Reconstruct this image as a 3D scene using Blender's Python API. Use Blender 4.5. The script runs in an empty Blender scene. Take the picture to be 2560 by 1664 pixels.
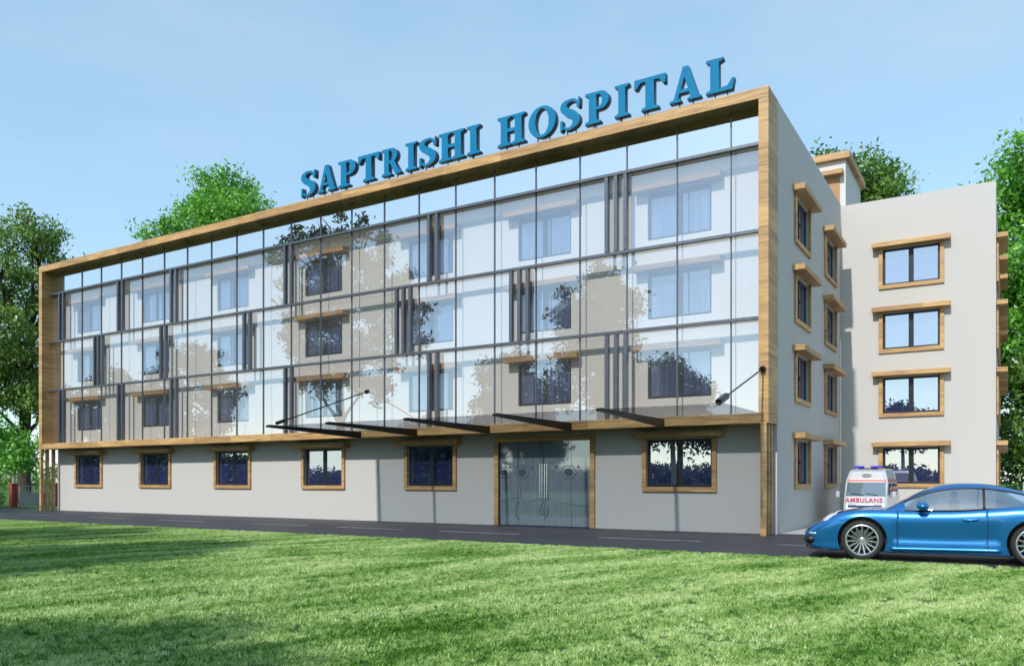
import bpy, bmesh, math, random
import numpy as np
from mathutils import Vector, Matrix, Euler
R = math.radians
sc = bpy.context.scene
COL = sc.collection
random.seed(7)

# ------------------------------------------------------------------ materials
def mat(name):
    m = bpy.data.materials.new(name); m.use_nodes = True
    nt = m.node_tree; nt.nodes.clear()
    out = nt.nodes.new('ShaderNodeOutputMaterial')
    return m, nt, out
def N(nt, t, **k):
    n = nt.nodes.new(t)
    for a, v in k.items():
        if a.startswith('i_'):
            n.inputs[a[2:].replace('_', ' ')].default_value = v
        else: setattr(n, a, v)
    return n
def L(nt, a, b): nt.links.new(a, b)
def ramp(nt, fac, stops):
    r = N(nt, 'ShaderNodeValToRGB'); e = r.color_ramp.elements
    while len(e) < len(stops): e.new(0.5)
    for el, (p, c) in zip(e, stops):
        el.position = p; el.color = (c[0], c[1], c[2], 1)
    L(nt, fac, r.inputs[0]); return r.outputs[0]
def position(nt, scale):
    g = N(nt, 'ShaderNodeNewGeometry'); m = N(nt, 'ShaderNodeMapping'); m.inputs['Scale'].default_value = scale
    L(nt, g.outputs['Position'], m.inputs['Vector']); return m.outputs[0]
def noise(nt, vec, scale, detail=4, rough=.55):
    n = N(nt, 'ShaderNodeTexNoise'); n.inputs['Scale'].default_value = scale
    n.inputs['Detail'].default_value = detail; n.inputs['Roughness'].default_value = rough
    L(nt, vec, n.inputs['Vector']); return n.outputs['Fac']
def mixc(nt, fac, a, b):
    m = N(nt, 'ShaderNodeMix', data_type='RGBA')
    if hasattr(fac, 'links') or hasattr(fac, 'is_output'): L(nt, fac, m.inputs[0])
    else: m.inputs[0].default_value = fac
    for i, c in ((6, a), (7, b)):
        if hasattr(c, 'is_output'): L(nt, c, m.inputs[i])
        else: m.inputs[i].default_value = (c[0], c[1], c[2], 1)
    return m.outputs[2]
def bump(nt, h, strength, dist):
    b = N(nt, 'ShaderNodeBump'); b.inputs['Strength'].default_value = strength; b.inputs['Distance'].default_value = dist
    L(nt, h, b.inputs['Height']); return b.outputs[0]
def plain(name, c, rough=.5, metal=0., var=.12, scale=6., bmp=0., coat=0., spec=.5):
    m, nt, out = mat(name)
    p = N(nt, 'ShaderNodeBsdfPrincipled')
    n = noise(nt, position(nt, (1, 1, 1)), scale)
    lo = tuple(x * (1 - var) for x in c); hi = tuple(min(1, x * (1 + var)) for x in c)
    L(nt, ramp(nt, n, [(.3, lo), (.7, hi)]), p.inputs['Base Color'])
    p.inputs['Roughness'].default_value = rough; p.inputs['Metallic'].default_value = metal
    p.inputs['Coat Weight'].default_value = coat; p.inputs['Coat Roughness'].default_value = .03
    p.inputs['Specular IOR Level'].default_value = spec
    if bmp: L(nt, bump(nt, noise(nt, position(nt, (1, 1, 1)), scale * 12), bmp, .01), p.inputs['Normal'])
    L(nt, p.outputs[0], out.inputs[0]); return m

def wood_mat():
    m, nt, out = mat('oak_wood'); p = N(nt, 'ShaderNodeBsdfPrincipled')
    g = N(nt, 'ShaderNodeNewGeometry'); s = N(nt, 'ShaderNodeSeparateXYZ'); L(nt, g.outputs['Position'], s.inputs[0])
    def M(op, a, b=None):
        q = N(nt, 'ShaderNodeMath', operation=op)
        for i, v in enumerate((a, b)):
            if v is None: continue
            if hasattr(v, 'is_output'): L(nt, v, q.inputs[i])
            else: q.inputs[i].default_value = v
        return q.outputs[0]
    al = M('ADD', s.outputs[0], M('MULTIPLY', s.outputs[1], .83))
    row = M('FLOOR', M('DIVIDE', s.outputs[2], .31))
    colm = M('FLOOR', M('ADD', M('DIVIDE', al, 2.3), M('MULTIPLY', row, .37)))
    w = N(nt, 'ShaderNodeTexWhiteNoise', noise_dimensions='2D'); cb = N(nt, 'ShaderNodeCombineXYZ')
    L(nt, row, cb.inputs[0]); L(nt, colm, cb.inputs[1]); L(nt, cb.outputs[0], w.inputs['Vector'])
    v = N(nt, 'ShaderNodeCombineXYZ'); L(nt, al, v.inputs[0]); L(nt, M('MULTIPLY', s.outputs[2], 13.), v.inputs[1]); L(nt, M('MULTIPLY', row, 5.3), v.inputs[2])
    n1 = noise(nt, v.outputs[0], 1.1, 7, .65)
    base = ramp(nt, n1, [(.28, (.21, .115, .046)), (.5, (.45, .272, .112)), (.72, (.60, .395, .18))])
    tint = ramp(nt, w.outputs['Value'], [(0, (.78, .74, .7)), (1, (1.12, 1.1, 1.05))])
    mm = N(nt, 'ShaderNodeMix', data_type='RGBA', blend_type='MULTIPLY'); mm.inputs[0].default_value = 1
    L(nt, base, mm.inputs[6]); L(nt, tint, mm.inputs[7])
    L(nt, mm.outputs[2], p.inputs['Base Color']); p.inputs['Roughness'].default_value = .5
    L(nt, bump(nt, n1, .25, .01), p.inputs['Normal']); L(nt, p.outputs[0], out.inputs[0]); return m

def wall_mat(name, c, streak=.09):
    m, nt, out = mat(name); p = N(nt, 'ShaderNodeBsdfPrincipled')
    a = noise(nt, position(nt, (1, 1, .12)), 1.3, 6, .6)
    b = noise(nt, position(nt, (1, 1, 1)), .35, 3)
    k = mixc(nt, a, tuple(x * (1 - streak) for x in c), c)
    k2 = mixc(nt, b, tuple(x * .94 for x in c), k)
    L(nt, k2, p.inputs['Base Color']); p.inputs['Roughness'].default_value = .75
    L(nt, bump(nt, noise(nt, position(nt, (1, 1, 1)), 45, 3), .12, .01), p.inputs['Normal'])
    L(nt, p.outputs[0], out.inputs[0]); return m

def glass_mat(name, tint, refl, gloss=(1, 1, 1), fres=True, haze=0.):
    m, nt, out = mat(name)
    t = N(nt, 'ShaderNodeBsdfTransparent'); t.inputs[0].default_value = (*tint, 1)
    g = N(nt, 'ShaderNodeBsdfGlossy'); g.inputs[0].default_value = (*gloss, 1); g.inputs['Roughness'].default_value = 0
    f = N(nt, 'ShaderNodeFresnel'); f.inputs[0].default_value = 1.5
    ad = N(nt, 'ShaderNodeMath', operation='MULTIPLY_ADD'); L(nt, f.outputs[0], ad.inputs[0]); ad.inputs[1].default_value = (1 - refl) if fres else 0; ad.inputs[2].default_value = refl
    mx = N(nt, 'ShaderNodeMixShader'); L(nt, ad.outputs[0], mx.inputs[0]); L(nt, t.outputs[0], mx.inputs[1]); L(nt, g.outputs[0], mx.inputs[2])
    if haze:      # thin film of pale diffuse colour painted in for milky glare on the panes
        d = N(nt, 'ShaderNodeBsdfDiffuse'); d.inputs[0].default_value = (.86, .86, .88, 1)
        fm = ramp(nt, noise(nt, position(nt, (1, 1, .35)), .7, 5), [(.3, (haze * .7,) * 3), (.7, (haze * 1.3,) * 3)])
        m2 = N(nt, 'ShaderNodeMixShader'); L(nt, fm, m2.inputs[0]); L(nt, mx.outputs[0], m2.inputs[1]); L(nt, d.outputs[0], m2.inputs[2]); mx = m2
    L(nt, mx.outputs[0], out.inputs[0]); return m

def pane_mat(name, base, refl, gloss=(.66, .71, .80), rough=0., streak=False):
    m, nt, out = mat(name)
    d = N(nt, 'ShaderNodeBsdfDiffuse')
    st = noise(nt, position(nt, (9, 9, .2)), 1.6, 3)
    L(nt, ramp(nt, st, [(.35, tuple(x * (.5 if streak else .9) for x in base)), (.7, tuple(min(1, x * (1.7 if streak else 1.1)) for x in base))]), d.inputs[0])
    g = N(nt, 'ShaderNodeBsdfGlossy'); g.inputs[0].default_value = (*gloss, 1); g.inputs['Roughness'].default_value = rough
    mx = N(nt, 'ShaderNodeMixShader'); mx.inputs[0].default_value = refl; L(nt, d.outputs[0], mx.inputs[1]); L(nt, g.outputs[0], mx.inputs[2])
    L(nt, mx.outputs[0], out.inputs[0]); return m

def leaf_mat(name, dark, mid, light, trans=.35):
    m, nt, out = mat(name)
    g = N(nt, 'ShaderNodeNewGeometry')
    n = noise(nt, position(nt, (1, 1, 1)), .45, 3)
    a = N(nt, 'ShaderNodeMath', operation='MULTIPLY_ADD'); L(nt, g.outputs['Random Per Island'], a.inputs[0]); a.inputs[1].default_value = .34
    L(nt, n, a.inputs[2])
    b = N(nt, 'ShaderNodeMath', operation='SUBTRACT'); L(nt, a.outputs[0], b.inputs[0]); b.inputs[1].default_value = .13
    c = ramp(nt, b.outputs[0], [(.2, dark), (.5, mid), (.85, light)])
    d = N(nt, 'ShaderNodeBsdfDiffuse'); L(nt, c, d.inputs[0])
    t = N(nt, 'ShaderNodeBsdfTranslucent'); L(nt, c, t.inputs[0])
    mx = N(nt, 'ShaderNodeMixShader'); mx.inputs[0].default_value = trans; L(nt, d.outputs[0], mx.inputs[1]); L(nt, t.outputs[0], mx.inputs[2])
    gl = N(nt, 'ShaderNodeBsdfGlossy'); gl.inputs['Roughness'].default_value = .4
    m2 = N(nt, 'ShaderNodeMixShader'); m2.inputs[0].default_value = .05; L(nt, mx.outputs[0], m2.inputs[1]); L(nt, gl.outputs[0], m2.inputs[2])
    L(nt, m2.outputs[0], out.inputs[0]); return m

def lawn_color(nt):
    g = N(nt, 'ShaderNodeNewGeometry')
    mp = N(nt, 'ShaderNodeMapping', vector_type='TEXTURE'); mp.inputs['Rotation'].default_value = (0, 0, R(74)); mp.inputs['Scale'].default_value = (2.6, .75, 1)  # streaks along the sun's direction, tree shadows put into the lawn colour
    L(nt, g.outputs['Position'], mp.inputs['Vector'])
    n1 = noise(nt, mp.outputs[0], .85, 4, .6)
    n2 = noise(nt, g.outputs['Position'], 11., 2, .6)
    n3 = noise(nt, g.outputs['Position'], .22, 2)
    s = N(nt, 'ShaderNodeMath', operation='MULTIPLY_ADD'); L(nt, n2, s.inputs[0]); s.inputs[1].default_value = .55; L(nt, n1, s.inputs[2])
    s2 = N(nt, 'ShaderNodeMath', operation='MULTIPLY_ADD'); L(nt, n3, s2.inputs[0]); s2.inputs[1].default_value = .25; L(nt, s.outputs[0], s2.inputs[2])
    s3 = N(nt, 'ShaderNodeMath', operation='SUBTRACT'); L(nt, s2.outputs[0], s3.inputs[0]); s3.inputs[1].default_value = .385
    return s3.outputs[0]
def ground_mat():
    m, nt, out = mat('lawn_soil'); p = N(nt, 'ShaderNodeBsdfPrincipled')
    f = lawn_color(nt)
    L(nt, ramp(nt, f, [(.3, (.03, .085, .016)), (.5, (.06, .13, .03)), (.68, (.12, .19, .06))]), p.inputs['Base Color'])
    p.inputs['Roughness'].default_value = .95; p.inputs['Specular IOR Level'].default_value = .1
    L(nt, bump(nt, noise(nt, position(nt, (1, 1, 1)), 30, 4), .6, .03), p.inputs['Normal'])
    L(nt, p.outputs[0], out.inputs[0]); return m
def blade_mat():
    m, nt, out = mat('grass_blade')
    f = lawn_color(nt)
    g = N(nt, 'ShaderNodeNewGeometry')
    w = N(nt, 'ShaderNodeMath', operation='MULTIPLY_ADD'); L(nt, g.outputs['Random Per Island'], w.inputs[0]); w.inputs[1].default_value = .26; L(nt, f, w.inputs[2])
    w2 = N(nt, 'ShaderNodeMath', operation='SUBTRACT'); L(nt, w.outputs[0], w2.inputs[0]); w2.inputs[1].default_value = .13
    c = ramp(nt, w2.outputs[0], [(.27, (.06, .18, .02)), (.42, (.23, .42, .10)), (.54, (.44, .61, .21)), (.70, (.70, .80, .42))])
    d = N(nt, 'ShaderNodeBsdfDiffuse'); L(nt, c, d.inputs[0])
    t = N(nt, 'ShaderNodeBsdfTranslucent'); L(nt, c, t.inputs[0])
    mx = N(nt, 'ShaderNodeMixShader'); mx.inputs[0].default_value = .3; L(nt, d.outputs[0], mx.inputs[1]); L(nt, t.outputs[0], mx.inputs[2])
    L(nt, mx.outputs[0], out.inputs[0]); return m
def asphalt_mat():
    m, nt, out = mat('asphalt'); p = N(nt, 'ShaderNodeBsdfPrincipled')
    n = noise(nt, position(nt, (.16, 1.1, 1)), 1.1, 5, .6)
    n2 = noise(nt, position(nt, (1, 1, 1)), 60, 3)
    c = ramp(nt, n, [(.3, (.015, .016, .021)), (.6, (.032, .033, .043)), (.75, (.06, .062, .075))])
    c2 = mixc(nt, n2, c, (.038, .04, .05))
    L(nt, c2, p.inputs['Base Color'])
    L(nt, ramp(nt, n, [(.3, (.45,) * 3), (.7, (.7,) * 3)]), p.inputs['Roughness'])
    L(nt, bump(nt, n2, .4, .01), p.inputs['Normal'])
    L(nt, p.outputs[0], out.inputs[0]); return m
def paint_line_mat():
    m, nt, out = mat('worn_road_paint'); p = N(nt, 'ShaderNodeBsdfPrincipled')
    n = noise(nt, position(nt, (1.3, 4, 1)), 2.3, 6, .7)
    L(nt, ramp(nt, n, [(.36, (.07, .072, .08)), (.55, (.40, .41, .43))]), p.inputs['Base Color']); p.inputs['Roughness'].default_value = .6
    L(nt, p.outputs[0], out.inputs[0]); return m

MT = dict(
    wood=wood_mat(), wall=wall_mat('plaster_wall', (.50, .483, .462)), bright=wall_mat('sun_brightened_plaster', (.82, .785, .74)), white=wall_mat('white_plaster', (.60, .59, .58)),  # bright: same plaster, lightened to stand in for sun behind the glass
    concrete=wall_mat('pale_concrete', (.40, .40, .395), .12),
    steel=plain('grey_steel', (.13, .14, .165), .35, .6), dark=plain('dark_aluminium', (.018, .02, .027), .38, .3),
    black=plain('black_steel', (.012, .012, .014), .3, .4), chrome=plain('brushed_chrome', (.75, .76, .78), .22, 1., .05),
    facade=glass_mat('facade_glass', (.99, .99, .99), .36, (.84, .885, .985), fres=False, haze=.03), transom=glass_mat('transom_glass', (.95, .97, .98), .82, (.97, .985, 1)), canopy=glass_mat('tinted_canopy_glass', (.70, .72, .745), .07, fres=False),
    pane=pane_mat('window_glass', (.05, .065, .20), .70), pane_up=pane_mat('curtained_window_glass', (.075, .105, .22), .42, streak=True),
    doorglass=pane_mat('frosted_door_glass', (.22, .265, .31), .34, (.5, .56, .62), .03), etch=plain('etched_line', (.05, .075, .11), .3),
    asphalt=asphalt_mat(), paint=paint_line_mat(), soil=ground_mat(), blade=blade_mat(),
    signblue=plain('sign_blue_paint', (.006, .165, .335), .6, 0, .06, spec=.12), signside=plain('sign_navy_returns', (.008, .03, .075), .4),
    bark=plain('dark_bark', (.05, .04, .03), .9, 0, .4, 3, .6), palebark=plain('pale_bark', (.30, .27, .23), .85, 0, .35, 3, .5),
    leafdark=leaf_mat('dark_leaf', (.045, .10, .018), (.12, .24, .038), (.30, .45, .08)),
    leafbright=leaf_mat('bright_leaf', (.03, .12, .012), (.115, .37, .036), (.30, .62, .085)),
    leafmid=leaf_mat('green_leaf', (.025, .075, .01), (.085, .21, .026), (.22, .38, .065)),
    leafmirror=leaf_mat('olive_leaf', (.03, .04, .025), (.06, .08, .045), (.10, .13, .07), .25),
    brick=plain('red_oxide_paint', (.34, .055, .04), .6, 0, .2), zinc=plain('galvanised_sheet', (.30, .33, .37), .45, .5, .15),
    orange=plain('brown_door_paint', (.36, .17, .06), .5),
    carblue=None, rubber=plain('tyre_rubber', (.012, .012, .013), .75, 0, .2), alloy=plain('silver_alloy', (.62, .63, .65), .25, .9, .04),
    carglass=None, trim=plain('black_trim', (.01, .01, .011), .4), lamp=plain('clear_lamp', (.65, .68, .7), .08, .3, .05, coat=1),
    orangelamp=plain('orange_lamp', (.7, .25, .04), .2), seat=plain('dark_upholstery', (.03, .03, .032), .8),
    vanwhite=plain('white_vehicle_paint', (.44, .46, .49), .3, 0, .04, coat=.5), red=plain('red_vehicle_paint', (.55, .03, .03), .4),
    redtext=plain('red_lettering', (.42, .02, .06), .5), beacon=plain('blue_beacon', (.05, .03, .45), .2, 0, .3, 14), navy=plain('dark_blue_trim', (.02, .05, .16), .4),
    windscreen=pane_mat('windscreen_glass', (.12, .17, .20), .3), grey=plain('grey_lamp_housing', (.4, .41, .43), .4),
)
def carpaint():
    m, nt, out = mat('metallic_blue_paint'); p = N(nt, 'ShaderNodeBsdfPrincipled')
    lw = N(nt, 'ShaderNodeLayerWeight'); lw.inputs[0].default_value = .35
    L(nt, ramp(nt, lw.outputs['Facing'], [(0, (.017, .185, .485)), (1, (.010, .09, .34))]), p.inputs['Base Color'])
    p.inputs['Metallic'].default_value = .6; p.inputs['Roughness'].default_value = .27
    p.inputs['Coat Weight'].default_value = 1; p.inputs['Coat Roughness'].default_value = .02
    L(nt, p.outputs[0], out.inputs[0]); return m
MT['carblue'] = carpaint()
MT['carglass'] = glass_mat('car_window_glass', (.45, .5, .52), .35, gloss=(.95, .98, 1))
MT['carscreen'] = glass_mat('dark_windscreen_glass', (.22, .24, .25), .08)

# ------------------------------------------------------------------ mesh helpers
class MB:
    def __init__(s): s.v = []; s.f = []
    def add(s, vs, fs):
        o = len(s.v); s.v += [tuple(v) for v in vs]; s.f += [tuple(i + o for i in f) for f in fs]; return s
    def box(s, x0, x1, y0, y1, z0, z1):
        return s.add([(x0, y0, z0), (x1, y0, z0), (x1, y1, z0), (x0, y1, z0), (x0, y0, z1), (x1, y0, z1), (x1, y1, z1), (x0, y1, z1)],
                     [(0, 3, 2, 1), (4, 5, 6, 7), (0, 1, 5, 4), (1, 2, 6, 5), (2, 3, 7, 6), (3, 0, 4, 7)])
    def tube(s, path, rad, n=10, cap=True):
        path = [Vector(p) for p in path]; m = len(path)
        rads = rad if isinstance(rad, (list, tuple)) else [rad] * m
        vs = []; up = None
        for i, p in enumerate(path):
            d = (path[min(i + 1, m - 1)] - path[max(i - 1, 0)]).normalized()
            a = d.orthogonal().normalized() if up is None else (up - d * up.dot(d)).normalized()
            up = a; b = d.cross(a)
            for k in range(n):
                t = 2 * math.pi * k / n; vs.append(p + (a * math.cos(t) + b * math.sin(t)) * rads[i])
        fs = [(i * n + k, i * n + (k + 1) % n, (i + 1) * n + (k + 1) % n, (i + 1) * n + k) for i in range(m - 1) for k in range(n)]
        if cap: fs += [tuple(range(n))[::-1], tuple(range((m - 1) * n, m * n))]
        return s.add(vs, fs)
    def lathe(s, prof, n=32, c=(0, 0, 0), axis='Y'):
        # prof: (radius, along axis)
        vs = []
        for r, a in prof:
            for k in range(n):
                t = 2 * math.pi * k / n
                q = (r * math.cos(t), a, r * math.sin(t)) if axis == 'Y' else (r * math.cos(t), r * math.sin(t), a) if axis == 'Z' else (a, r * math.cos(t), r * math.sin(t))
                vs.append((c[0] + q[0], c[1] + q[1], c[2] + q[2]))
        m = len(prof)
        return s.add(vs, [(i * n + k, i * n + (k + 1) % n, (i + 1) * n + (k + 1) % n, (i + 1) * n + k) for i in range(m - 1) for k in range(n)])
    def prism(s, poly, y0, y1):      # polygon in x,z extruded along y
        n = len(poly)
        return s.add([(x, y0, z) for x, z in poly] + [(x, y1, z) for x, z in poly],
                     [tuple(range(n)), tuple(range(n, 2 * n))[::-1]] + [(i, i + n, (i + 1) % n + n, (i + 1) % n) for i in range(n)])
    def build(s, name, material, parent=None, bevel=0, smooth=False, loc=None, fix=True):
        me = bpy.data.meshes.new(name); me.from_pydata(s.v, [], s.f)
        if fix:
            b = bmesh.new(); b.from_mesh(me); bmesh.ops.recalc_face_normals(b, faces=b.faces); b.to_mesh(me); b.free()
        return link(name, me, material, parent, bevel, smooth, loc)
def link(name, me, material, parent=None, bevel=0, smooth=False, loc=None):
    if not me.materials: me.materials.append(MT[material] if isinstance(material, str) else material)
    if smooth: me.polygons.foreach_set('use_smooth', [True] * len(me.polygons))
    o = bpy.data.objects.new(name, me); COL.objects.link(o)
    if parent: o.parent = parent
    if loc: o.location = loc
    if bevel:
        md = o.modifiers.new('edge', 'BEVEL'); md.width = bevel; md.segments = 2; md.limit_method = 'ANGLE'
    return o
def tag(o, label=None, cat=None, group=None, kind=None):
    if label: o['label'] = label
    if cat: o['category'] = cat
    if group: o['group'] = group
    if kind: o['kind'] = kind
    return o
def thing(name, label, cat, loc=(0, 0, 0), rz=0, group=None):
    o = bpy.data.objects.new(name, None); COL.objects.link(o); o.location = loc; o.rotation_euler = (0, 0, rz)
    o.empty_display_size = .3
    return tag(o, label, cat, group)
def copy_part(src, parent):
    c = src.copy(); COL.objects.link(c); c.parent = parent
    for ch in src.children:
        d = ch.copy(); COL.objects.link(d); d.parent = c
    return c
def sheet(name, x0, x1, y0, y1, z, m, kind='structure'):
    o = MB().add([(x0, y0, z), (x1, y0, z), (x1, y1, z), (x0, y1, z)], [(0, 1, 2, 3)]).build(name, m)
    return tag(o, kind=kind)
def panel(a0, a1, z0, z1, holes, t):
    """wall facing -Y at y=0, thickness t, rectangular holes (a0,a1,z0,z1) with reveals"""
    xs = sorted({a0, a1} | {h[0] for h in holes} | {h[1] for h in holes}); zs = sorted({z0, z1} | {h[2] for h in holes} | {h[3] for h in holes})
    solid = lambda i, j: 0 <= i < len(xs) - 1 and 0 <= j < len(zs) - 1 and not any(h[0] <= (xs[i] + xs[i + 1]) / 2 <= h[1] and h[2] <= (zs[j] + zs[j + 1]) / 2 <= h[3] for h in holes)
    idx = {}; v = []; f = []
    def V(x, y, z):
        k = (round(x, 5), round(y, 5), round(z, 5))
        if k not in idx: idx[k] = len(v); v.append(k)
        return idx[k]
    for i in range(len(xs) - 1):
        for j in range(len(zs) - 1):
            if not solid(i, j): continue
            x, X, z, Z = xs[i], xs[i + 1], zs[j], zs[j + 1]
            f.append((V(x, 0, z), V(X, 0, z), V(X, 0, Z), V(x, 0, Z))); f.append((V(x, t, z), V(x, t, Z), V(X, t, Z), V(X, t, z)))
            if not solid(i - 1, j): f.append((V(x, 0, z), V(x, 0, Z), V(x, t, Z), V(x, t, z)))
            if not solid(i + 1, j): f.append((V(X, 0, z), V(X, t, z), V(X, t, Z), V(X, 0, Z)))
            if not solid(i, j - 1): f.append((V(x, 0, z), V(x, t, z), V(X, t, z), V(X, 0, z)))
            if not solid(i, j + 1): f.append((V(x, 0, Z), V(X, 0, Z), V(X, t, Z), V(x, t, Z)))
    m = MB(); m.v = v; m.f = f; return m

# ------------------------------------------------------------------ ground
sheet('ground', -700, 700, -500, 900, 0, 'soil')
sheet('road', -200, 60, 16.32, 23.9, .012, 'asphalt')
sheet('courtyard_pavement', -5.5, 40, 23.45, 70, .018, 'concrete')
rl = MB()
x = -78.
rg = random.Random(3)
while x < 6:
    ln = rg.choice((1.2, 2.2, 2.8, 2.8)); y = 19.45 + rg.uniform(-.03, .03)
    rl.add([(x, y - .06, .017), (x + ln, y - .06, .017), (x + ln, y + .06, .017), (x, y + .06, .017)], [(0, 1, 2, 3)]); x += ln + rg.choice((1.3, 1.8, 2.4))
tag(rl.build('road_markings', 'paint'), kind='structure')

def grass():
    me = bpy.data.meshes.new('grass')
    x0, x1, y0, y1 = -37, 9, .6, 16.42
    bm = bmesh.new()
    for q in ((x0, y0, .0), (x1, y0, .0), (x1, y1, .0), (x0, y1, .0)): bm.verts.new(q)
    bm.faces.new(bm.verts); bm.to_mesh(me); bm.free()
    o = link('grass', me, 'blade'); tag(o, 'short mown green lawn grass with pale and dark streaks', 'grass', kind='stuff')
    ng = bpy.data.node_groups.new('lawn_blades', 'GeometryNodeTree')
    ng.interface.new_socket('Geometry', in_out='INPUT', socket_type='NodeSocketGeometry')
    ng.interface.new_socket('Geometry', in_out='OUTPUT', socket_type='NodeSocketGeometry')
    def G(t): return ng.nodes.new(t)
    gi, go = G('NodeGroupInput'), G('NodeGroupOutput')
    cone = G('GeometryNodeMeshCone'); cone.fill_type = 'NONE'
    cone.inputs['Vertices'].default_value = 3; cone.inputs['Radius Top'].default_value = 0.0008; cone.inputs['Radius Bottom'].default_value = .0066; cone.inputs['Depth'].default_value = .05
    grid = G('GeometryNodeMeshGrid'); grid.inputs['Size X'].default_value = .115; grid.inputs['Size Y'].default_value = .115; grid.inputs['Vertices X'].default_value = 2; grid.inputs['Vertices Y'].default_value = 2
    d1 = G('GeometryNodeDistributePointsOnFaces'); d1.inputs['Density'].default_value = 3000
    r1 = G('FunctionNodeRandomValue'); r1.data_type = 'FLOAT_VECTOR'; r1.inputs[0].default_value = (-1.0, -1.0, 0); r1.inputs[1].default_value = (1.0, 1.0, 6.28)
    s1 = G('FunctionNodeRandomValue'); s1.data_type = 'FLOAT'; s1.inputs[2].default_value = .45; s1.inputs[3].default_value = 1.25
    i1 = G('GeometryNodeInstanceOnPoints'); rz = G('GeometryNodeRealizeInstances'); sm = G('GeometryNodeSetMaterial'); sm.inputs['Material'].default_value = MT['blade']
    d2 = G('GeometryNodeDistributePointsOnFaces'); d2.inputs['Density'].default_value = 125
    r2 = G('FunctionNodeRandomValue'); r2.data_type = 'FLOAT_VECTOR'; r2.inputs[0].default_value = (0, 0, 0); r2.inputs[1].default_value = (.06, .06, 6.28)
    s2 = G('FunctionNodeRandomValue'); s2.data_type = 'FLOAT'; s2.inputs[2].default_value = .6; s2.inputs[3].default_value = 1.15
    i2 = G('GeometryNodeInstanceOnPoints')
    K = ng.links.new
    K(grid.outputs['Mesh'], d1.inputs['Mesh']); K(d1.outputs['Points'], i1.inputs['Points']); K(cone.outputs['Mesh'], i1.inputs['Instance'])
    K(r1.outputs[0], i1.inputs['Rotation']); K(s1.outputs[1], i1.inputs['Scale']); K(i1.outputs[0], rz.inputs[0]); K(rz.outputs[0], sm.inputs['Geometry'])
    K(gi.outputs[0], d2.inputs['Mesh']); K(d2.outputs['Points'], i2.inputs['Points']); K(sm.outputs[0], i2.inputs['Instance'])
    K(r2.outputs[0], i2.inputs['Rotation']); K(s2.outputs[1], i2.inputs['Scale']); K(i2.outputs[0], go.inputs[0])
    md = o.modifiers.new('blades', 'NODES'); md.node_group = ng
grass()

# ------------------------------------------------------------------ the hospital
FY, WY = 22.25, 23.2                    # front of timber frame, front wall plane
XL, XR = -41.15, -5.49
HOOD = [2.78, 5.40, 7.80, 10.20]        # underside of the hood over each storey's windows
COLS = [-38.43, -33.22, -27.99, -22.76, -17.55, -12.92, -8.34]
hosp = thing('hospital_building', 'four storey cream hospital with oak framed glass front and rear wing', 'building', (-23, 28, 0))
HB = Vector((-23, 28, 0))
def hpart(m, name, material, bevel=0, parent=None, off=HB, smooth=False):
    """m is in world coordinates; child of the hospital Empty"""
    m.v = [(a - off[0], b - off[1], c - off[2]) for a, b, c in m.v]
    return m.build(name, material, parent or hosp, bevel, smooth)

# windows: mesh of the dark frame, origin at the middle of the opening's foot on the wall plane, facing -Y
def make_window(w, h, surround, hoodz, hood_half, hood_out=.36, pane='pane', bar=.14, recess=.075):
    b = MB(); y0, y1 = recess, recess + .04; t = .075
    b.box(-w, -w + t, y0, y1, 0, h); b.box(w - t, w, y0, y1, 0, h); b.box(-w + t, w - t, y0, y1, 0, t); b.box(-w + t, w - t, y0, y1, h - t, h)
    b.box(-.085, .085, y0 - .006, y1, t, h - t)
    b.box(-.05, -.03, y0 - .022, y0 - .006, h * .5 - .06, h * .5 + .06); b.box(.03, .05, y0 - .022, y0 - .006, h * .5 - .06, h * .5 + .06)
    win = b.build('window', 'dark', hosp, .004)
    p = MB()
    for s in (-1, 1):
        xa, xb = sorted((s * .085, s * (w - t)))
        p.add([(xa, y0 + .025, t), (xb, y0 + .025, t), (xb, y0 + .025, h - t), (xa, y0 + .025, h - t)], [(0, 1, 2, 3)])
    p.build('pane', pane, win, fix=False)
    if surround:
        s = MB(); f, r = -.075, .06
        s.box(-w - bar, -w, f, -.001, -bar, hoodz - .002); s.box(w, w + bar, f, -.001, -bar, hoodz - .002); s.box(-w, w, f, -.001, -bar, -.001)
        s.build('surround', 'wood', win, .006)
    hd = MB(); hd.box(-hood_half, hood_half, -hood_out, -.001, hoodz, hoodz + .165)
    hd.build('hood', 'wood', win, .006)
    return win
def put(src, x, y, z, rz=0, first=[]):
    o = src if src.get('_used') is None else copy_part(src, hosp)
    src['_used'] = 1
    o.location = Vector((x, y, z)) - HB; o.rotation_euler = (0, 0, rz)
    return o
W_gr = make_window(1.01, 1.42, True, 1.46, 1.36)
W_up = make_window(.985, 1.40, False, 1.42, 1.36, .37, 'pane_up')
W_an = make_window(.95, 1.34, True, 1.38, 1.3)
placed = []
lower_holes = []; upper_holes = []
for c in COLS:
    if c != -12.92:
        put(W_gr, c, WY, HOOD[0] - 1.46); lower_holes.append((c - 1.01, c + 1.01, HOOD[0] - 1.46, HOOD[0] - .04))
    for k in (1, 2, 3):
        put(W_up, c, WY, HOOD[k] - 1.42); upper_holes.append((c - .985, c + .985, HOOD[k] - 1.42, HOOD[k] - .02))
lower_holes.append((-14.66, -11.24, -.0, 2.80))
def shift(m, dx, dy, dz=0): m.v = [(a + dx, b + dy, c + dz) for a, b, c in m.v]; return m
hpart(shift(panel(XL, XR, 0, 3.066, lower_holes, .12), 0, WY), 'front_wall', 'wall')
hpart(shift(panel(-40.875, -5.765, 3.345, 11.835, upper_holes, .12), 0, WY), 'glazed_front_wall', 'bright')
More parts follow.
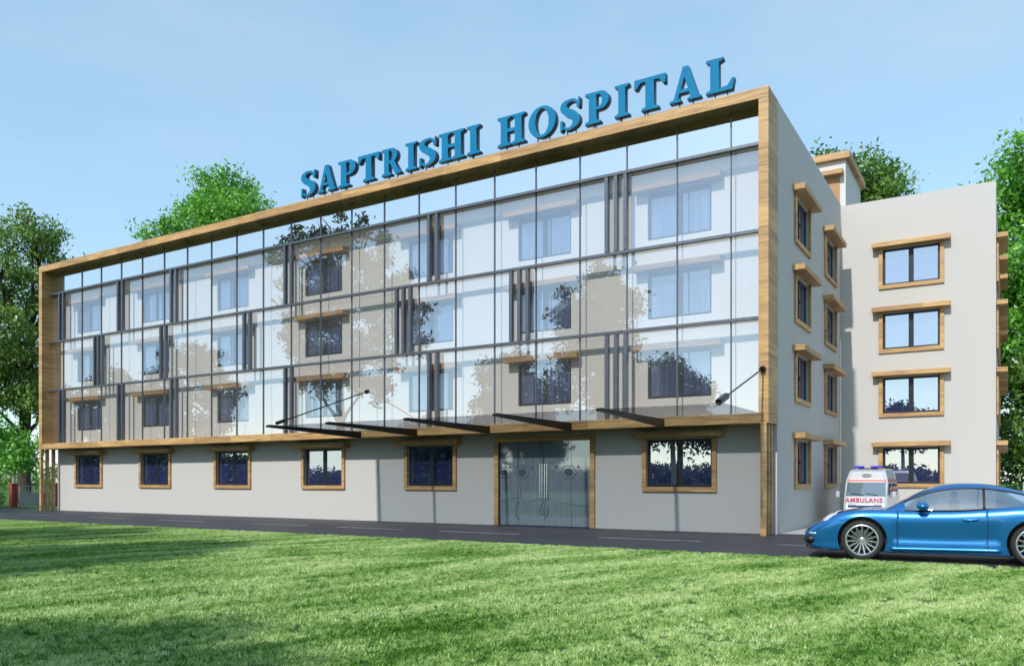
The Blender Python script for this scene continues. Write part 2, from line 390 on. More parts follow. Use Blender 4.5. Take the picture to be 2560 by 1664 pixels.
# side wall facing +X : build facing -Y then turn
def turned(m, X, Y0): m.v = [(X - b, Y0 + a, c) for a, b, c in m.v]; return m
side_holes = []
for yc in (26.42, 31.1):
    for k in range(4):
        side_holes.append((yc - .95, yc + .95, HOOD[k] - 1.38, HOOD[k] - .04)); put(W_an, XR, yc, HOOD[k] - 1.38, R(90))
hpart(turned(panel(23.322, 33.298, 0, 12.12, side_holes, .12), XR, 0), 'side_wall', 'wall')
hpart(MB().box(XL, XL + .12, 23.322, 33.3, 0, 11.9), 'end_wall', 'wall')
hpart(MB().box(XL + .13, XR - .13, 23.33, 33.29, 11.4, 11.55), 'roof', 'concrete')
hpart(MB().box(XL, -5.6, 33.302, 33.42, 0, 11.9), 'rear_wall', 'wall')
# rear wing
AY, AX0, AX1 = 33.3, -5.485, -.35
ah = []
for k in range(4):
    z = HOOD[k] - 1.38; put(W_an, -3.05, AY, z); ah.append((-3.05 - .95, -3.05 + .95, z, z + 1.34))
hpart(shift(panel(AX0, AX1, 0, 12.06, ah, .12), 0, AY), 'rear_wing_wall', 'wall')
rh = []
for yc in (35.1, 38.6, 42.1):
    for k in range(4):
        z = HOOD[k] - 1.38; put(W_an, AX1, yc, z, R(90)); rh.append((yc - .95, yc + .95, z, z + 1.34))
hpart(turned(panel(33.422, 46, 0, 12.06, rh, .12), AX1, 0), 'rear_wing_wall', 'wall')
hpart(MB().box(AX0, AX1 - .13, 33.43, 46, 11.3, 11.45), 'roof', 'concrete')
# stair tower on the roof
tw = hpart(MB().box(-9.2, -5.5, 34.5, 38.3, 11.46, 14.28), 'stair_tower', 'white')
tw.location = (0, 0, 0)
def sub(m, name, material, parent, bevel=0): return hpart(m, name, material, bevel, parent)
sub(MB().box(-9.4, -5.32, 34.3, 38.5, 14.282, 14.56), 'cornice', 'wood', tw, .008)
sub(MB().box(-6.75, -5.72, 34.46, 34.498, 11.5, 13.62), 'door', 'orange', tw, .005)
sub(MB().box(-6.9, -5.56, 34.12, 34.498, 13.66, 13.83), 'hood', 'wood', tw, .006)
# oak frame round the glass front
fr = MB()
fr.box(XL, XR, FY, 23.32, 11.84, 12.14); fr.box(XL, XR, FY, 23.32, 3.07, 3.34)
fr.box(XL, -40.88, FY, 23.32, 3.34, 11.84); fr.box(-5.76, XR, FY, 23.32, 3.34, 11.84)
hpart(fr, 'timber_frame', 'wood', .008)
for X in (-41.03, -5.63):
    for Y in (22.31, 22.60, 22.91):
        hpart(MB().box(X - .075, X + .075, Y - .06, Y + .06, .012, 3.068), 'post', 'wood', .006)
# curtain wall
GY = 22.79
def gsheet(z0, z1): return MB().add([(-40.878, GY, z0), (-5.762, GY, z0), (-5.762, GY, z1), (-40.878, GY, z1)], [(0, 1, 2, 3)])
cw = hpart(gsheet(3.342, 10.775), 'glass_front', 'facade')
hpart(gsheet(10.776, 11.838), 'transom_glass', 'transom', 0, cw)
SP = 1.583; M0 = -38.32
mulls = [M0 + SP * i for i in range(-1, 21)]
for X in mulls:
    if X < -40.7: continue
    sub(MB().box(X - .016, X + .016, GY - .035, GY + .03, 3.341, 11.839), 'mullion', 'steel', cw)
RAILS = (5.99, 8.385, 10.78)
for z in RAILS:
    sub(MB().box(-40.877, -5.763, 22.60, 22.74, z - .045, z + .045), 'rail', 'steel', cw, .006)
two = lambda a, b: [(a + b) / 2 - .17, (a + b) / 2 + .17]
three = lambda a, b: [(a + b) / 2 - .31, (a + b) / 2, (a + b) / 2 + .31]
odd = two(-40.08, -39.59) + two(-35.29, -34.76) + two(-31.39, -30.92) + two(-24.34, -23.86) + two(-17.24, -16.81) + three(-10.51, -9.73)
even = three(-37.13, -36.37) + two(-32.11, -31.66) + two(-26.7, -26.24) + three(-18.72, -17.96) + three(-13.9, -13.17)
for xs, z0, z1 in ((odd, 8.442, 10.723), (even, 6.047, 8.328), (odd, 3.341, 5.933)):
    for X in xs:
        sub(MB().box(X - .055, X + .055, 22.59, 22.74, z0, z1), 'fin', 'steel', cw, .006)
# canopy
cn = hpart(MB().box(-20.15, -5.6, 18.55, FY - .003, 3.285, 3.303), 'canopy', 'canopy')
for X in (-8.49, -11.48, -14.47, -17.46, -20.02):
    b = MB(); hw = .055
    pr = [(FY - .004, 3.04), (FY - .004, 3.282), (18.0, 3.282), (17.92, 3.26), (17.92, 3.20)]
    n = len(pr)
    b.add([(X - hw, y, z) for y, z in pr] + [(X + hw, y, z) for y, z in pr],
          [tuple(range(n)), tuple(range(n, 2 * n))[::-1]] + [(i, i + n, (i + 1) % n + n, (i + 1) % n) for i in range(n)])
    sub(b, 'beam', 'black', cn, .006)
def rod(a, b, turn):
    a, b = Vector(a), Vector(b); d = (b - a).normalized()
    m = MB().tube([a, b], .022, 10)
    m.tube([a - d * .02, a + d * .10], .075, 14); m.tube([b - d * turn, b], .055 if turn < .4 else .085, 14)
    return m
sub(rod((-5.63, FY - .03, 4.53), (-5.82, 18.9, 3.36), .55), 'tie_rod', 'black', cn)
sub(rod((-20.05, GY - .09, 4.78), (-19.95, 18.25, 3.34), .35), 'tie_rod', 'black', cn)
# entrance
DX = -12.95
ed = MB(); ed.box(-14.82, -14.66, WY - .08, WY + .1, .013, 2.80); ed.box(-11.24, -11.08, WY - .08, WY + .1, .013, 2.80); ed.box(-14.82, -11.08, WY - .08, WY + .1, 2.802, 2.95)
en = hpart(ed, 'entrance_door', 'wood', .006)
for x0, x1 in ((-14.655, -13.94), (-13.93, -12.955), (-12.945, -11.96), (-11.95, -11.245)):
    d = MB().box(x0, x1, WY + .05, WY + .07, .03, 2.798)
    sub(d, 'glass_leaf', 'doorglass', en, .003)
for X in (-13.08, -13.0, -12.9, -12.82):
    sub(MB().tube([(X, WY - .01, .92), (X, WY - .01, 2.06)], .023, 10).tube([(X, WY - .01, 1.1), (X, WY + .05, 1.1)], .01, 8).tube([(X, WY - .01, 1.9), (X, WY + .05, 1.9)], .01, 8), 'handle', 'chrome', en)
et = MB(); ey = WY + .046
def loop(cx, cz, rx, rz, a0=0, a1=360, n=24, drop=0, r=.014):
    pts = []
    for i in range(n + 1):
        t = R(a0 + (a1 - a0) * i / n); k = 1 - drop * max(0, math.sin(t)) ** 2
        pts.append((cx + rx * k * math.cos(t), ey, cz + rz * math.sin(t)))
    et.tube(pts, r, 5)
loop(DX, .55, .15, .28, drop=.6); loop(DX, .5, .05, .12, r=.008)
loop(-13.93, .52, .1, .27, 80, 290); loop(-13.95, 1.2, .12, .3, -60, 60, r=.01)
def hexa(cx, cz, r):
    et.prism([(cx + r * math.cos(R(60 * i)), cz + r * .78 * math.sin(R(60 * i))) for i in range(6)], ey - .002, ey + .002)
for cx, r in ((-13.8, .17), (-12.05, .17), (-14.5, .15)):
    hexa(cx, 1.78, r); loop(cx, 1.78, r * 1.7, r * 1.35, n=6, r=.012)
for cx in (-14.25, -13.4, -12.5, -11.7): hexa(cx, 1.95, .05)
et.tube([(-14.6, ey, .85), (-13.9, ey, .95), (-13.5, ey, .8), (-13.1, ey, .95)], .007, 5); et.tube([(-12.8, ey, .95), (-12.3, ey, .8), (-11.5, ey, .7)], .007, 5)
for cx in (-13.95, -13.0): et.tube([(cx, ey, 2.75), (cx + .03, ey, 2.3), (cx, ey, 1.95)], .022, 5)
sub(et, 'etched_pattern', 'etch', en)

# ------------------------------------------------------------------ rooftop sign
def arc(cx, cy, rx, ry, a0, a1, n=14): return [(cx + rx * math.cos(R(a0 + (a1 - a0) * i / n)), cy + ry * math.sin(R(a0 + (a1 - a0) * i / n))) for i in range(n + 1)]
def catmull(P, n=6):
    P = [np.array(p, float) for p in P]; Q = [2 * P[0] - P[1]] + P + [2 * P[-1] - P[-2]]; out = []
    for i in range(1, len(Q) - 2):
        for k in range(n):
            t = k / n; a, b, c, d = Q[i - 1:i + 3]
            out.append(.5 * (2 * b + (c - a) * t + (2 * a - 5 * b + 4 * c - d) * t * t + (3 * b - a - 3 * c + d) * t ** 3))
    return out + [P[-1]]
def letter_S():
    c = catmull([(.585, .80, .06), (.50, .925, .075), (.35, .955, .085), (.19, .885, .15), (.155, .745, .20), (.25, .605, .235), (.40, .50, .25), (.515, .355, .235), (.515, .185, .19), (.39, .065, .10), (.24, .045, .08), (.11, .20, .06)])
    l, r = [], []
    for i, p in enumerate(c):
        d = c[min(i + 1, len(c) - 1)][:2] - c[max(i - 1, 0)][:2]; d = d / np.linalg.norm(d); nn = np.array((-d[1], d[0]))
        l.append(tuple(p[:2] + nn * p[2] / 2)); r.append(tuple(p[:2] - nn * p[2] / 2))
    return [[(.555, .68), (.63, .68)] + [(.645, 1.0), (.60, 1.0)] + r[2:-2] + [(.10, 0), (.055, 0)] + [(.06, .33), (.125, .33)] + l[2:-2][::-1]]
LET = {
 'I': [[(0, 0), (.5, 0), (.5, .06), (.37, .11), (.37, .89), (.5, .94), (.5, 1), (0, 1), (0, .94), (.13, .89), (.13, .11), (0, .06)]],
 'H': [[(0, 0), (.48, 0), (.48, .06), (.36, .11), (.36, .45), (.64, .45), (.64, .11), (.52, .06), (.52, 0), (1, 0), (1, .06), (.88, .11), (.88, .89), (1, .94), (1, 1), (.52, 1), (.52, .94), (.64, .89), (.64, .56), (.36, .56), (.36, .89), (.48, .94), (.48, 1), (0, 1), (0, .94), (.12, .89), (.12, .11), (0, .06)]],
 'T': [[(.22, 0), (.74, 0), (.74, .06), (.605, .11), (.605, .9), (.77, .88), (.88, .72), (.95, .72), (.95, 1), (0, 1), (0, .72), (.07, .72), (.18, .88), (.345, .9), (.345, .11), (.22, .06)]],
 'L': [[(0, 0), (.8, 0), (.86, .32), (.79, .32), (.66, .13), (.39, .1), (.39, .89), (.52, .94), (.52, 1), (0, 1), (0, .94), (.13, .89), (.13, .11), (0, .06)]],
 'P': [[(0, 0), (.52, 0), (.52, .06), (.38, .11), (.38, .42)] + arc(.50, .71, .31, .29, -90, 90) + [(0, 1), (0, .94), (.13, .89), (.13, .11), (0, .06)], [(.38, .51)] + arc(.46, .71, .12, .2, -90, 90) + [(.38, .91)]],
 'R': [[(0, 0), (.5, 0), (.5, .06), (.37, .11), (.37, .44), (.44, .44), (.72, 0), (1.0, 0), (1.0, .06), (.92, .09), (.66, .49)] + arc(.50, .73, .31, .27, -50, 90) + [(0, 1), (0, .94), (.13, .89), (.13, .11), (0, .06)], [(.37, .54)] + arc(.46, .725, .11, .185, -90, 90) + [(.37, .91)]],
 'A': [[(0, 0), (.36, 0), (.36, .06), (.26, .09), (.31, .25), (.63, .25), (.68, .09), (.58, .06), (.58, 0), (1, 0), (1, .06), (.93, .09), (.60, 1.03), (.43, 1.03), (.13, .09), (0, .06)], [(.345, .35), (.60, .35), (.475, .74)]],
 'O': [arc(.5, .5, .5, .52, 0, 348, 29), arc(.5, .5, .25, .44, 0, 348, 29)],
 'S': letter_S(),
}
cam_a, cam_f = 31.383, 1888.54
def zx(px, Y=22.6):                      # reading of the sign in the photo: letter edge -> metres along the front
    u = (px / 2.0877 + 740) / 1.0757; k = (u - 1190) / cam_f; s, c = math.sin(R(cam_a)), math.cos(R(cam_a))
    return Y * (-s + c * k) / (c + s * k)
sign = thing('rooftop_sign', 'blue raised letters reading SAPTRISHI HOSPITAL along the roof edge', 'sign', (-15, 22.6, 12.14))
spans = [('S', 35, 112), ('A', 118, 217), ('P', 227, 322), ('T', 332, 445), ('R', 455, 558), ('I', 578, 640), ('S', 650, 742), ('H', 752, 888), ('I', 898, 970), ('H', 1058, 1205), ('O', 1219, 1366), ('S', 1384, 1492), ('P', 1514, 1643), ('I', 1668, 1747), ('T', 1770, 1937), ('A', 1954, 2121), ('L', 2143, 2296)]
def letter_mesh(ch, x0, x1, h, depth):
    cu = bpy.data.curves.new('letter', 'CURVE'); cu.dimensions = '2D'; cu.fill_mode = 'BOTH'; cu.extrude = depth / 2; cu.bevel_depth = .006; cu.bevel_resolution = 0
    w = max(p[0] for p in LET[ch][0]) - min(p[0] for p in LET[ch][0]); m0 = min(p[0] for p in LET[ch][0])
    for pl in LET[ch]:
        sp = cu.splines.new('POLY'); sp.points.add(len(pl) - 1); sp.use_cyclic_u = True
        for q, (a, b) in zip(sp.points, pl): q.co = ((a - m0) / w * (x1 - x0), b * h, 0, 1)
    tmp = bpy.data.objects.new('letter', cu); COL.objects.link(tmp)
    dg = bpy.context.evaluated_depsgraph_get(); me = bpy.data.meshes.new_from_object(tmp.evaluated_get(dg))
    bpy.data.objects.remove(tmp); bpy.data.curves.remove(cu)
    me.materials.clear(); me.materials.append(MT['signblue']); me.materials.append(MT['signside'])
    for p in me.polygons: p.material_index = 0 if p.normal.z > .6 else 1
    return me
for ch, a, b in spans:
    x0, x1 = zx(a) + .02, zx(b) - .02
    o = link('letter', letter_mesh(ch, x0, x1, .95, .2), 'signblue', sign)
    o.rotation_euler = (R(90), 0, 0); o.location = (x0 + 15, 0, .27)
    pins = MB()
    for q in (.28, .72):
        if ch in 'TIP': q = .3 + (q - .28) * .2
        X = q * (x1 - x0)
        pins.box(X - .018, X + .018, .02, .3, -.05, -.02)
    # stub feet: letter stands on two short steel pins
    pins.v = [(a_, b_ - .32 + .05, c_) for a_, b_, c_ in pins.v]
    pins.build('pin', 'steel', o)

# ------------------------------------------------------------------ trees
def leaves_mesh(name, clumps, per, spread, size, seed, matname):
    g = np.random.default_rng(seed)
    c = np.repeat(np.array(clumps), per, axis=0); n = len(c)
    pos = c + g.normal(0, 1, (n, 3)) * spread * np.array((1, 1, .75))
    a = g.normal(0, 1, (n, 3)); a /= np.linalg.norm(a, axis=1)[:, None]
    b = np.cross(a, g.normal(0, 1, (n, 3))); b /= np.linalg.norm(b, axis=1)[:, None]
    s = (size * g.uniform(.6, 1.35, n))[:, None]
    nn = np.cross(a, b)
    v = np.stack([pos - a * s, pos + b * s * .42 + nn * s * .12, pos + a * s, pos - b * s * .42 + nn * s * .12], 1).reshape(-1, 3)
    me = bpy.data.meshes.new(name); me.vertices.add(n * 4); me.vertices.foreach_set('co', v.ravel())
    me.loops.add(n * 4); me.loops.foreach_set('vertex_index', np.arange(n * 4)); me.polygons.add(n)
    me.polygons.foreach_set('loop_start', np.arange(n) * 4); me.update(calc_edges=True); me.materials.append(MT[matname]); return me
def tree(name, label, x, y, trunk_r, trunk_h, blobs, nclump, per, leaf, matname, bark='bark', seed=1, spread=.42, group=None, lean=(0, 0)):
    """blobs: (dx,dy,z,rx,ry,rz)"""
    rg = random.Random(seed); g = np.random.default_rng(seed)
    t = thing(name, label, 'tree' if 'tree' in name else name.split('_')[-1], (x, y, 0), 0, group)
    vol = np.array([(b[3] * b[4] * b[5]) ** (2 / 3) for b in blobs]); vol /= vol.sum()
    cl = []
    for b, f in zip(blobs, vol):
        k = max(4, int(nclump * f)); d = g.normal(0, 1, (k, 3)); d /= np.linalg.norm(d, axis=1)[:, None]
        r = g.uniform(.25, 1, k) ** .5 * g.uniform(.82, 1.12, k)
        cl.append(np.array(b[:3]) + d * r[:, None] * np.array(b[3:]))
    cl = np.concatenate(cl)
    link('crown', leaves_mesh('crown', cl, per, spread, leaf, seed, matname), matname, t)
    w = MB(); top = Vector((lean[0], lean[1], trunk_h))
    ph = rg.uniform(0, 6)
    path = [Vector((lean[0] * q + .12 * trunk_r * 4 * math.sin(ph + q * 5), lean[1] * q + .1 * trunk_r * 4 * math.cos(ph + q * 4), trunk_h * q)) for q in (0, .04, .15, .35, .6, .8, 1)]
    w.tube(path, [trunk_r * k for k in (1.5, 1.15, 1, .92, .8, .68, .5)], 12)
    for i, b in enumerate(blobs):
        q = rg.uniform(.5, .98); s = path[-1] * q + path[3] * (1 - q) if b[2] > trunk_h * .6 else path[3]
        e = Vector(b[:3]); mid = s.lerp(e, .5) + Vector((rg.uniform(-.4, .4), rg.uniform(-.4, .4), -.08 * (e - s).length))
        r0 = trunk_r * .5
        w.tube([s, s.lerp(mid, .5) + Vector((0, 0, .1)), mid, mid.lerp(e, .6), e], [r0, r0 * .8, r0 * .6, r0 * .42, r0 * .2], 7)
        for _ in range(5):
            d = Vector((rg.gauss(0, 1), rg.gauss(0, 1), rg.gauss(.2, .8))).normalized()
            e2 = e + Vector((d.x * b[3], d.y * b[4], d.z * b[5])) * .8; s2 = mid.lerp(e, rg.uniform(.3, 1))
            w.tube([s2, s2.lerp(e2, .5) + Vector((0, 0, .15)), e2], [r0 * .32, r0 * .2, r0 * .07], 5)
    w.build('trunk', bark, t, smooth=True, fix=False)
    return t
def blobset(seed, n, R_, z0, z1, top=.5, squash=.8):
    """irregular crown: n lobes inside radius R_ between z0 and z1"""
    rg = random.Random(seed); out = []
    for i in range(n):
        q = (i + .5) / n; z = z0 + (z1 - z0) * q; prof = math.sin(math.pi * min(1, .18 + q * .8)) ** .7
        a = i * 2.4 + rg.uniform(-.4, .4); rr = R_ * prof * rg.uniform(.35, .75); s = R_ * rg.uniform(.34, .5) * (.6 + .4 * prof)
        out.append((rr * math.cos(a), rr * math.sin(a), z, s, s, s * squash))
    return out
# seen in the photo
tree('broad_leaf_tree', 'tall dark leafy tree with bare lower trunk left of the hospital', -57.5, 30.3, .40, 12.5,
     blobset(11, 15, 5.6, 6.5, 19.3) + [(2.6, 1, 9.8, 1.5, 1.5, 1.2), (-3.6, -1, 7.4, 2, 2, 1.3), (1.2, -1, 7.2, 1.6, 1.6, 1.1), (-1, 0, 8.2, 2.2, 2, 1.3), (-1.6, -3, 5.9, 1.6, 1.6, 1.0)], 430, 92, .15, 'leafdark', seed=11, spread=.37, group='trees behind the hospital')
tree('young_tree', 'small bright green young tree beside red post', -51.6, 26.4, .10, 3.2,
     [(-1.2, -.5, 4.7, 1.3, 1.3, 1), (.2, .3, 3.6, 1.25, 1.2, .8), (-.7, .4, 2.7, 1.4, 1.3, .7), (1.0, -.3, 2.7, .9, .9, .55), (-2, .3, 3.6, 1.2, 1.2, .9)], 150, 34, .13, 'leafbright', 'palebark', seed=5, spread=.3)
tree('broad_leaf_tree', 'bright green rounded tree rising above the left roof edge', -48.5, 38.5, .5, 15,
     [(-6.3, 0, 17.0, 2.1, 2.4, 1.6), (-4.0, 0, 19.6, 2.4, 2.4, 1.8), (-2.6, 0, 17.0, 2.6, 2.6, 2.0), (.2, .5, 22.3, 2.3, 2.4, 1.8), (.9, 0, 19.8, 3.0, 3, 2.2), (3.6, 0, 19.7, 2.3, 2.3, 2.0), (4.9, .4, 17.4, 1.8, 2, 1.6), (1.5, 0, 16.2, 3.4, 3, 2.2), (-5.2, .4, 14.4, 2.6, 2.6, 2), (2, .4, 13.6, 4, 4, 2.6), (-1.4, 0, 21.0, 1.3, 1.4, 1.1)], 430, 100, .155, 'leafbright', seed=23, spread=.46, group='trees behind the hospital')
tree('broad_leaf_tree', 'dark green tree behind the white rooftop stair tower', -7.1, 45.5, .38, 12,
     [(-.2, 0, 16.2, 2.3, 2.4, 1.8), (1.3, 0, 14.7, 2.0, 2.2, 1.8), (-2.4, 0, 15.4, 2.0, 2.0, 1.6), (.4, 0, 13.2, 2.8, 3, 1.9), (2.0, .2, 12.6, 1.8, 1.8, 1.2), (-3.4, 0, 16.6, 1.0, 1.0, .7), (.7, 0, 17.6, 1.5, 1.5, .9), (1.9, 0, 16.4, 1.3, 1.4, 1.0), (-1.6, 0, 18.2, 1.1, 1.2, .8), (0, 0, 11.2, 3, 3, 1.6)], 330, 80, .14, 'leafmid', seed=31, spread=.40, group='trees behind the hospital')
tree('broad_leaf_tree', 'big bright green tree beyond the right end of the rear wing', 1.3, 50, .45, 12,
     [(-2.2, 0, 15.5, 2.0, 2.0, 1.6), (.2, 0, 17.6, 2.3, 2.3, 1.8), (-3.8, 0, 13.8, 1.5, 1.5, 1.1), (1.6, 0, 15.8, 2.6, 2.6, 2), (-1.2, 0, 12.8, 2.8, 2.6, 2), (-.4, 0, 10.2, 2.8, 2.6, 2), (2.6, 0, 12.2, 3, 3, 2.2), (-1.0, 0, 7.6, 2.6, 2.6, 1.8), (2.4, 0, 8.4, 3, 3, 2), (-5.2, 0, 13.2, .8, .8, .5)], 520, 90, .155, 'leafbright', seed=41, spread=.44, group='trees behind the hospital')
tree('bushy_tree', 'dense dark green low tree beside the rear wing windows', 1.5, 47.6, .25, 4,
     [(-.6, 0, 6.4, 2.2, 2, 1.6), (1.2, 0, 5, 2.4, 2.2, 1.8), (-.9, 0, 3.8, 2, 2, 1.5), (1, .2, 2.6, 2.4, 2.2, 1.5), (-1.2, 0, 2.2, 1.6, 1.6, 1.2)], 260, 44, .16, 'leafmid', seed=43, spread=.4)
hg = np.random.default_rng(2)
cl = np.stack([hg.uniform(-4.2, .2, 160), hg.uniform(-.45, .45, 160), hg.uniform(.12, .98, 160)], 1)
hd = thing('hedge', 'low dark clipped hedge beside the red post at far left', 'hedge', (-49.2, 24.4, 0))
link('foliage', leaves_mesh('foliage', cl, 40, .12, .05, 2, 'leafmid'), 'leafmid', hd)

# trees across the lawn, seen only as mirror images and shadows
def mirror_tree(label, x, y, H, R_, z0, seed, n=12, ncl=360, per=36, leaf=.2, trunk=.3, bark='palebark', extra=()):
    return tree('broad_leaf_tree', label, x, y, trunk, z0 + (H - z0) * .55, blobset(seed, n, R_, z0, H - R_ * .22) + list(extra), ncl, int(per * 1.7), leaf * 1.15, 'leafmirror', bark, seed, .36, 'trees across the lawn')
mirror_tree('tallest pale barked tree mirrored in middle of glass front', -47.2, -4.4, 24.2, 7.0, 9.0, 51, 15, 300, 40, .2, .40)
mirror_tree('broad tree mirrored right of middle in glass front', -23.6, -4.4, 16.6, 4.3, 6.5, 52, 12, 230, 40, .17, .28)
mirror_tree('spreading tree mirrored low between the two big mirrored trees', -31.6, -6, 11.4, 4.2, 2.6, 53, 11, 260)
mirror_tree('low bushy tree mirrored in window left of the door', -40.4, -7, 6.6, 2.6, 2.2, 60, 9, 160)
mirror_tree('rounded tree mirrored in left third of glass front', -66.5, -4.4, 15.4, 5.0, 5.5, 54, 11, 230)
mirror_tree('short tree across lawn casting shadow at left lawn edge', -16.2, 2.6, 8.4, 3.1, 3.6, 55, 9, 240, 36, .15, .16)
mirror_tree('tree across lawn casting shadow at lower left lawn corner', -7.2, -4.9, 7.6, 2.6, 4.6, 56, 8, 220, 36, .15, .16)
mirror_tree('far left tree mirrored at left end of glass front', -84, -8, 13.5, 6.5, 4.5, 57, 11)
mirror_tree('farthest left tree mirrored beside the timber frame', -101, -4, 14, 7, 4.5, 58, 11)
mirror_tree('slim tree across lawn mirrored in rear wing window', 2.5, -14, 9, 3, 3, 61, 8, 220)
fg = np.random.default_rng(9); nn = 7000
fx = fg.uniform(-250, 90, nn); fz = fg.uniform(0, 1, nn) ** .8 * (3.0 + np.clip((-fx - 105) / 8, 0, 4.5) + .5 * np.sin(fx * .13) + .5 * np.sin(fx * .41 + 1))
o = link('distant_treeline', leaves_mesh('distant_treeline', np.stack([fx, fg.uniform(-62, -54, nn), fz], 1), 16, .6, .42, 9, 'leafmirror'), 'leafmirror')
tag(o, 'far dark treeline across the lawn mirrored in ground floor windows', 'trees', kind='stuff')

hx_ = fg.uniform(-230, -62, 900)
o = link('far_hedgerow', leaves_mesh('far_hedgerow', np.stack([hx_, fg.uniform(70, 90, 900), fg.uniform(0, 3.6, 900)], 1), 16, 1.0, .4, 10, 'leafmid'), 'leafmid')
tag(o, 'far green hedgerow on the horizon beyond the gate at left', 'hedge', kind='stuff')
# ------------------------------------------------------------------ gate and posts at the left, wall at the right
for (x, y, lab) in ((-48.5, 24.8, 'red painted square gate post beside the dark hedge'), (-48.1, 27.0, 'red painted gate post half hidden behind timber posts')):
    g = thing('gate_post', lab, 'post', (x, y, 0), group='red gate posts')
    MB().box(-.16, .16, -.16, .16, 0, 1.28).build('shaft', 'brick', g, .01)
    MB().box(-.19, .19, -.19, .19, 1.281, 1.36).build('cap', 'brick', g, .01)
gt = thing('metal_gate', 'grey sheet metal gate with rails between red posts', 'gate', (-48.3, 25.9, 0), R(-80))
MB().box(-.93, .93, -.015, .015, .12, .78).build('sheet_panel', 'zinc', gt, .003)
fm = MB(); fm.box(-.97, .97, -.03, .03, .8, .86); fm.box(-.97, .97, -.03, .03, 1.18, 1.24); fm.box(-.97, -.93, -.03, .03, .06, 1.24); fm.box(.93, .97, -.03, .03, .06, 1.24); fm.box(-.97, .97, -.03, .03, .06, .12)
for i in range(9): fm.box(-.8 + i * .2 - .012, -.8 + i * .2 + .012, -.012, .012, .86, 1.18)
fm.build('frame', 'zinc', gt)
bw = thing('boundary_wall', 'pale low boundary wall behind the bushes at right edge', 'wall', (9, 44.5, 0))
m_ = MB(); m_.box(-8.4, 12, -.1, .1, 0, 1.35); m_.build('wall_face', 'concrete', bw, .01)
MB().box(-8.4, 12, -.14, .14, 1.352, 1.44).build('coping', 'concrete', bw, .01)

# ------------------------------------------------------------------ the blue sports car
def interp(pts, a):
    xs = [p[0] for p in pts]; ys = [p[1] for p in pts]
    c = catmull([(x_, y_) for x_, y_ in pts], 10); cx = np.array([q[0] for q in c]); cy = np.array([q[1] for q in c])
    return np.interp(a, cx, cy)
car = thing('sports_car', 'shiny metallic blue two door sports coupe parked beside the lawn', 'car', (-3.48, 17.33, .012), R(5))
A = np.linspace(0, 5.02, 122)
HW = [(0, .52), (.06, .66), (.2, .80), (.45, .90), (.8, .955), (1.06, .965), (1.5, .945), (2.2, .94), (2.9, .95), (3.4, .99), (3.85, 1.01), (4.3, .98), (4.7, .88), (4.92, .74), (5.02, .60)]      # half width
SH = [(0, .50), (.06, .56), (.18, .63), (.36, .725), (.66, .875), (.9, .925), (1.15, .945), (1.5, .945), (1.9, .94), (2.6, .955), (3.2, 1.0), (3.7, 1.04), (4.1, 1.01), (4.5, .93), (4.85, .82), (5.02, .70)]   # shoulder height
CT = [(0, .52), (.06, .585), (.18, .66), (.36, .74), (.66, .84), (1.0, .905), (1.45, .965), (1.9, .97), (2.6, .98), (3.2, 1.02), (3.8, 1.04), (4.3, 1.0), (4.7, .90), (5.02, .74)]                          # height on the centre line
ZB = [(0, .34), (.06, .225), (.3, .175), (.7, .16), (1.5, .15), (3.2, .15), (4.3, .18), (4.8, .30), (5.02, .42)]
def car_section(a):
    w, s, t, b = (float(interp(q, a)) for q in (HW, SH, CT, ZB))
    h = s - b
    tuck = .05 if 1.6 < a < 3.3 else .0
    P = [(0, b), (w * .6, b), (w * .90, b + .005), (w * .965, b + .045), (w * .985 - .01, b + .14 * h / .75 + .03), (w * .985 - tuck * .55, b + .36 * h), (w - tuck * .25, b + .60 * h), (w, b + .76 * h), (w * .975, b + .90 * h), (w * .90, s), (w * .76, s + (t - s) * .15 - .004), (w * .42, s + (t - s) * .75), (0, t)]
    return catmull(P, 4)
secs = [car_section(a) for a in A]; nv = len(secs[0])
def shell(a0i, a1i, v0, v1, side=None):
    m = MB()
    for s in ((1, -1) if side is None else (side,)):
        o = len(m.v); na = a1i - a0i + 1; nw = v1 - v0 + 1
        for i in range(a0i, a1i + 1):
            for k in range(v0, v1 + 1): m.v.append((A[i], s * secs[i][k][0], secs[i][k][1]))
        for i in range(na - 1):
            for k in range(nw - 1):
                q = (o + i * nw + k, o + (i + 1) * nw + k, o + (i + 1) * nw + k + 1, o + i * nw + k + 1); m.f.append(q if s > 0 else q[::-1])
    return m
body = shell(0, len(A) - 1, 0, nv - 1)
for i in (0, len(A) - 1):
    base = len(body.v); ring = [(A[i], secs[i][k][0], secs[i][k][1]) for k in range(nv)] + [(A[i], -secs[i][k][0], secs[i][k][1]) for k in range(nv - 2, 0, -1)]
    body.add(ring, [tuple(range(len(ring)))])
me = bpy.data.meshes.new('body'); me.from_pydata(body.v, [], body.f)
b = bmesh.new(); b.from_mesh(me); bmesh.ops.remove_doubles(b, verts=b.verts, dist=.0004); bmesh.ops.triangulate(b, faces=[f for f in b.faces if len(f.verts) > 4]); bmesh.ops.recalc_face_normals(b, faces=b.faces); b.to_mesh(me); b.free()
FWX, RWX, WR = 1.06, 3.82, .375
cut = MB()
for X in (FWX, RWX):
    for s in (-1, 1):
        y0, y1 = sorted((s * .70, s * 1.2)); cut.lathe([(0, y0), (.428, y0), (.428, y1), (0, y1)], 48, (X, 0, WR + .02))
cm = bpy.data.meshes.new('cut'); cm.from_pydata(cut.v, [], cut.f)
b = bmesh.new(); b.from_mesh(cm); bmesh.ops.remove_doubles(b, verts=b.verts, dist=.0004); bmesh.ops.dissolve_degenerate(b, edges=b.edges, dist=.0001); bmesh.ops.recalc_face_normals(b, faces=b.faces); b.to_mesh(cm); b.free()
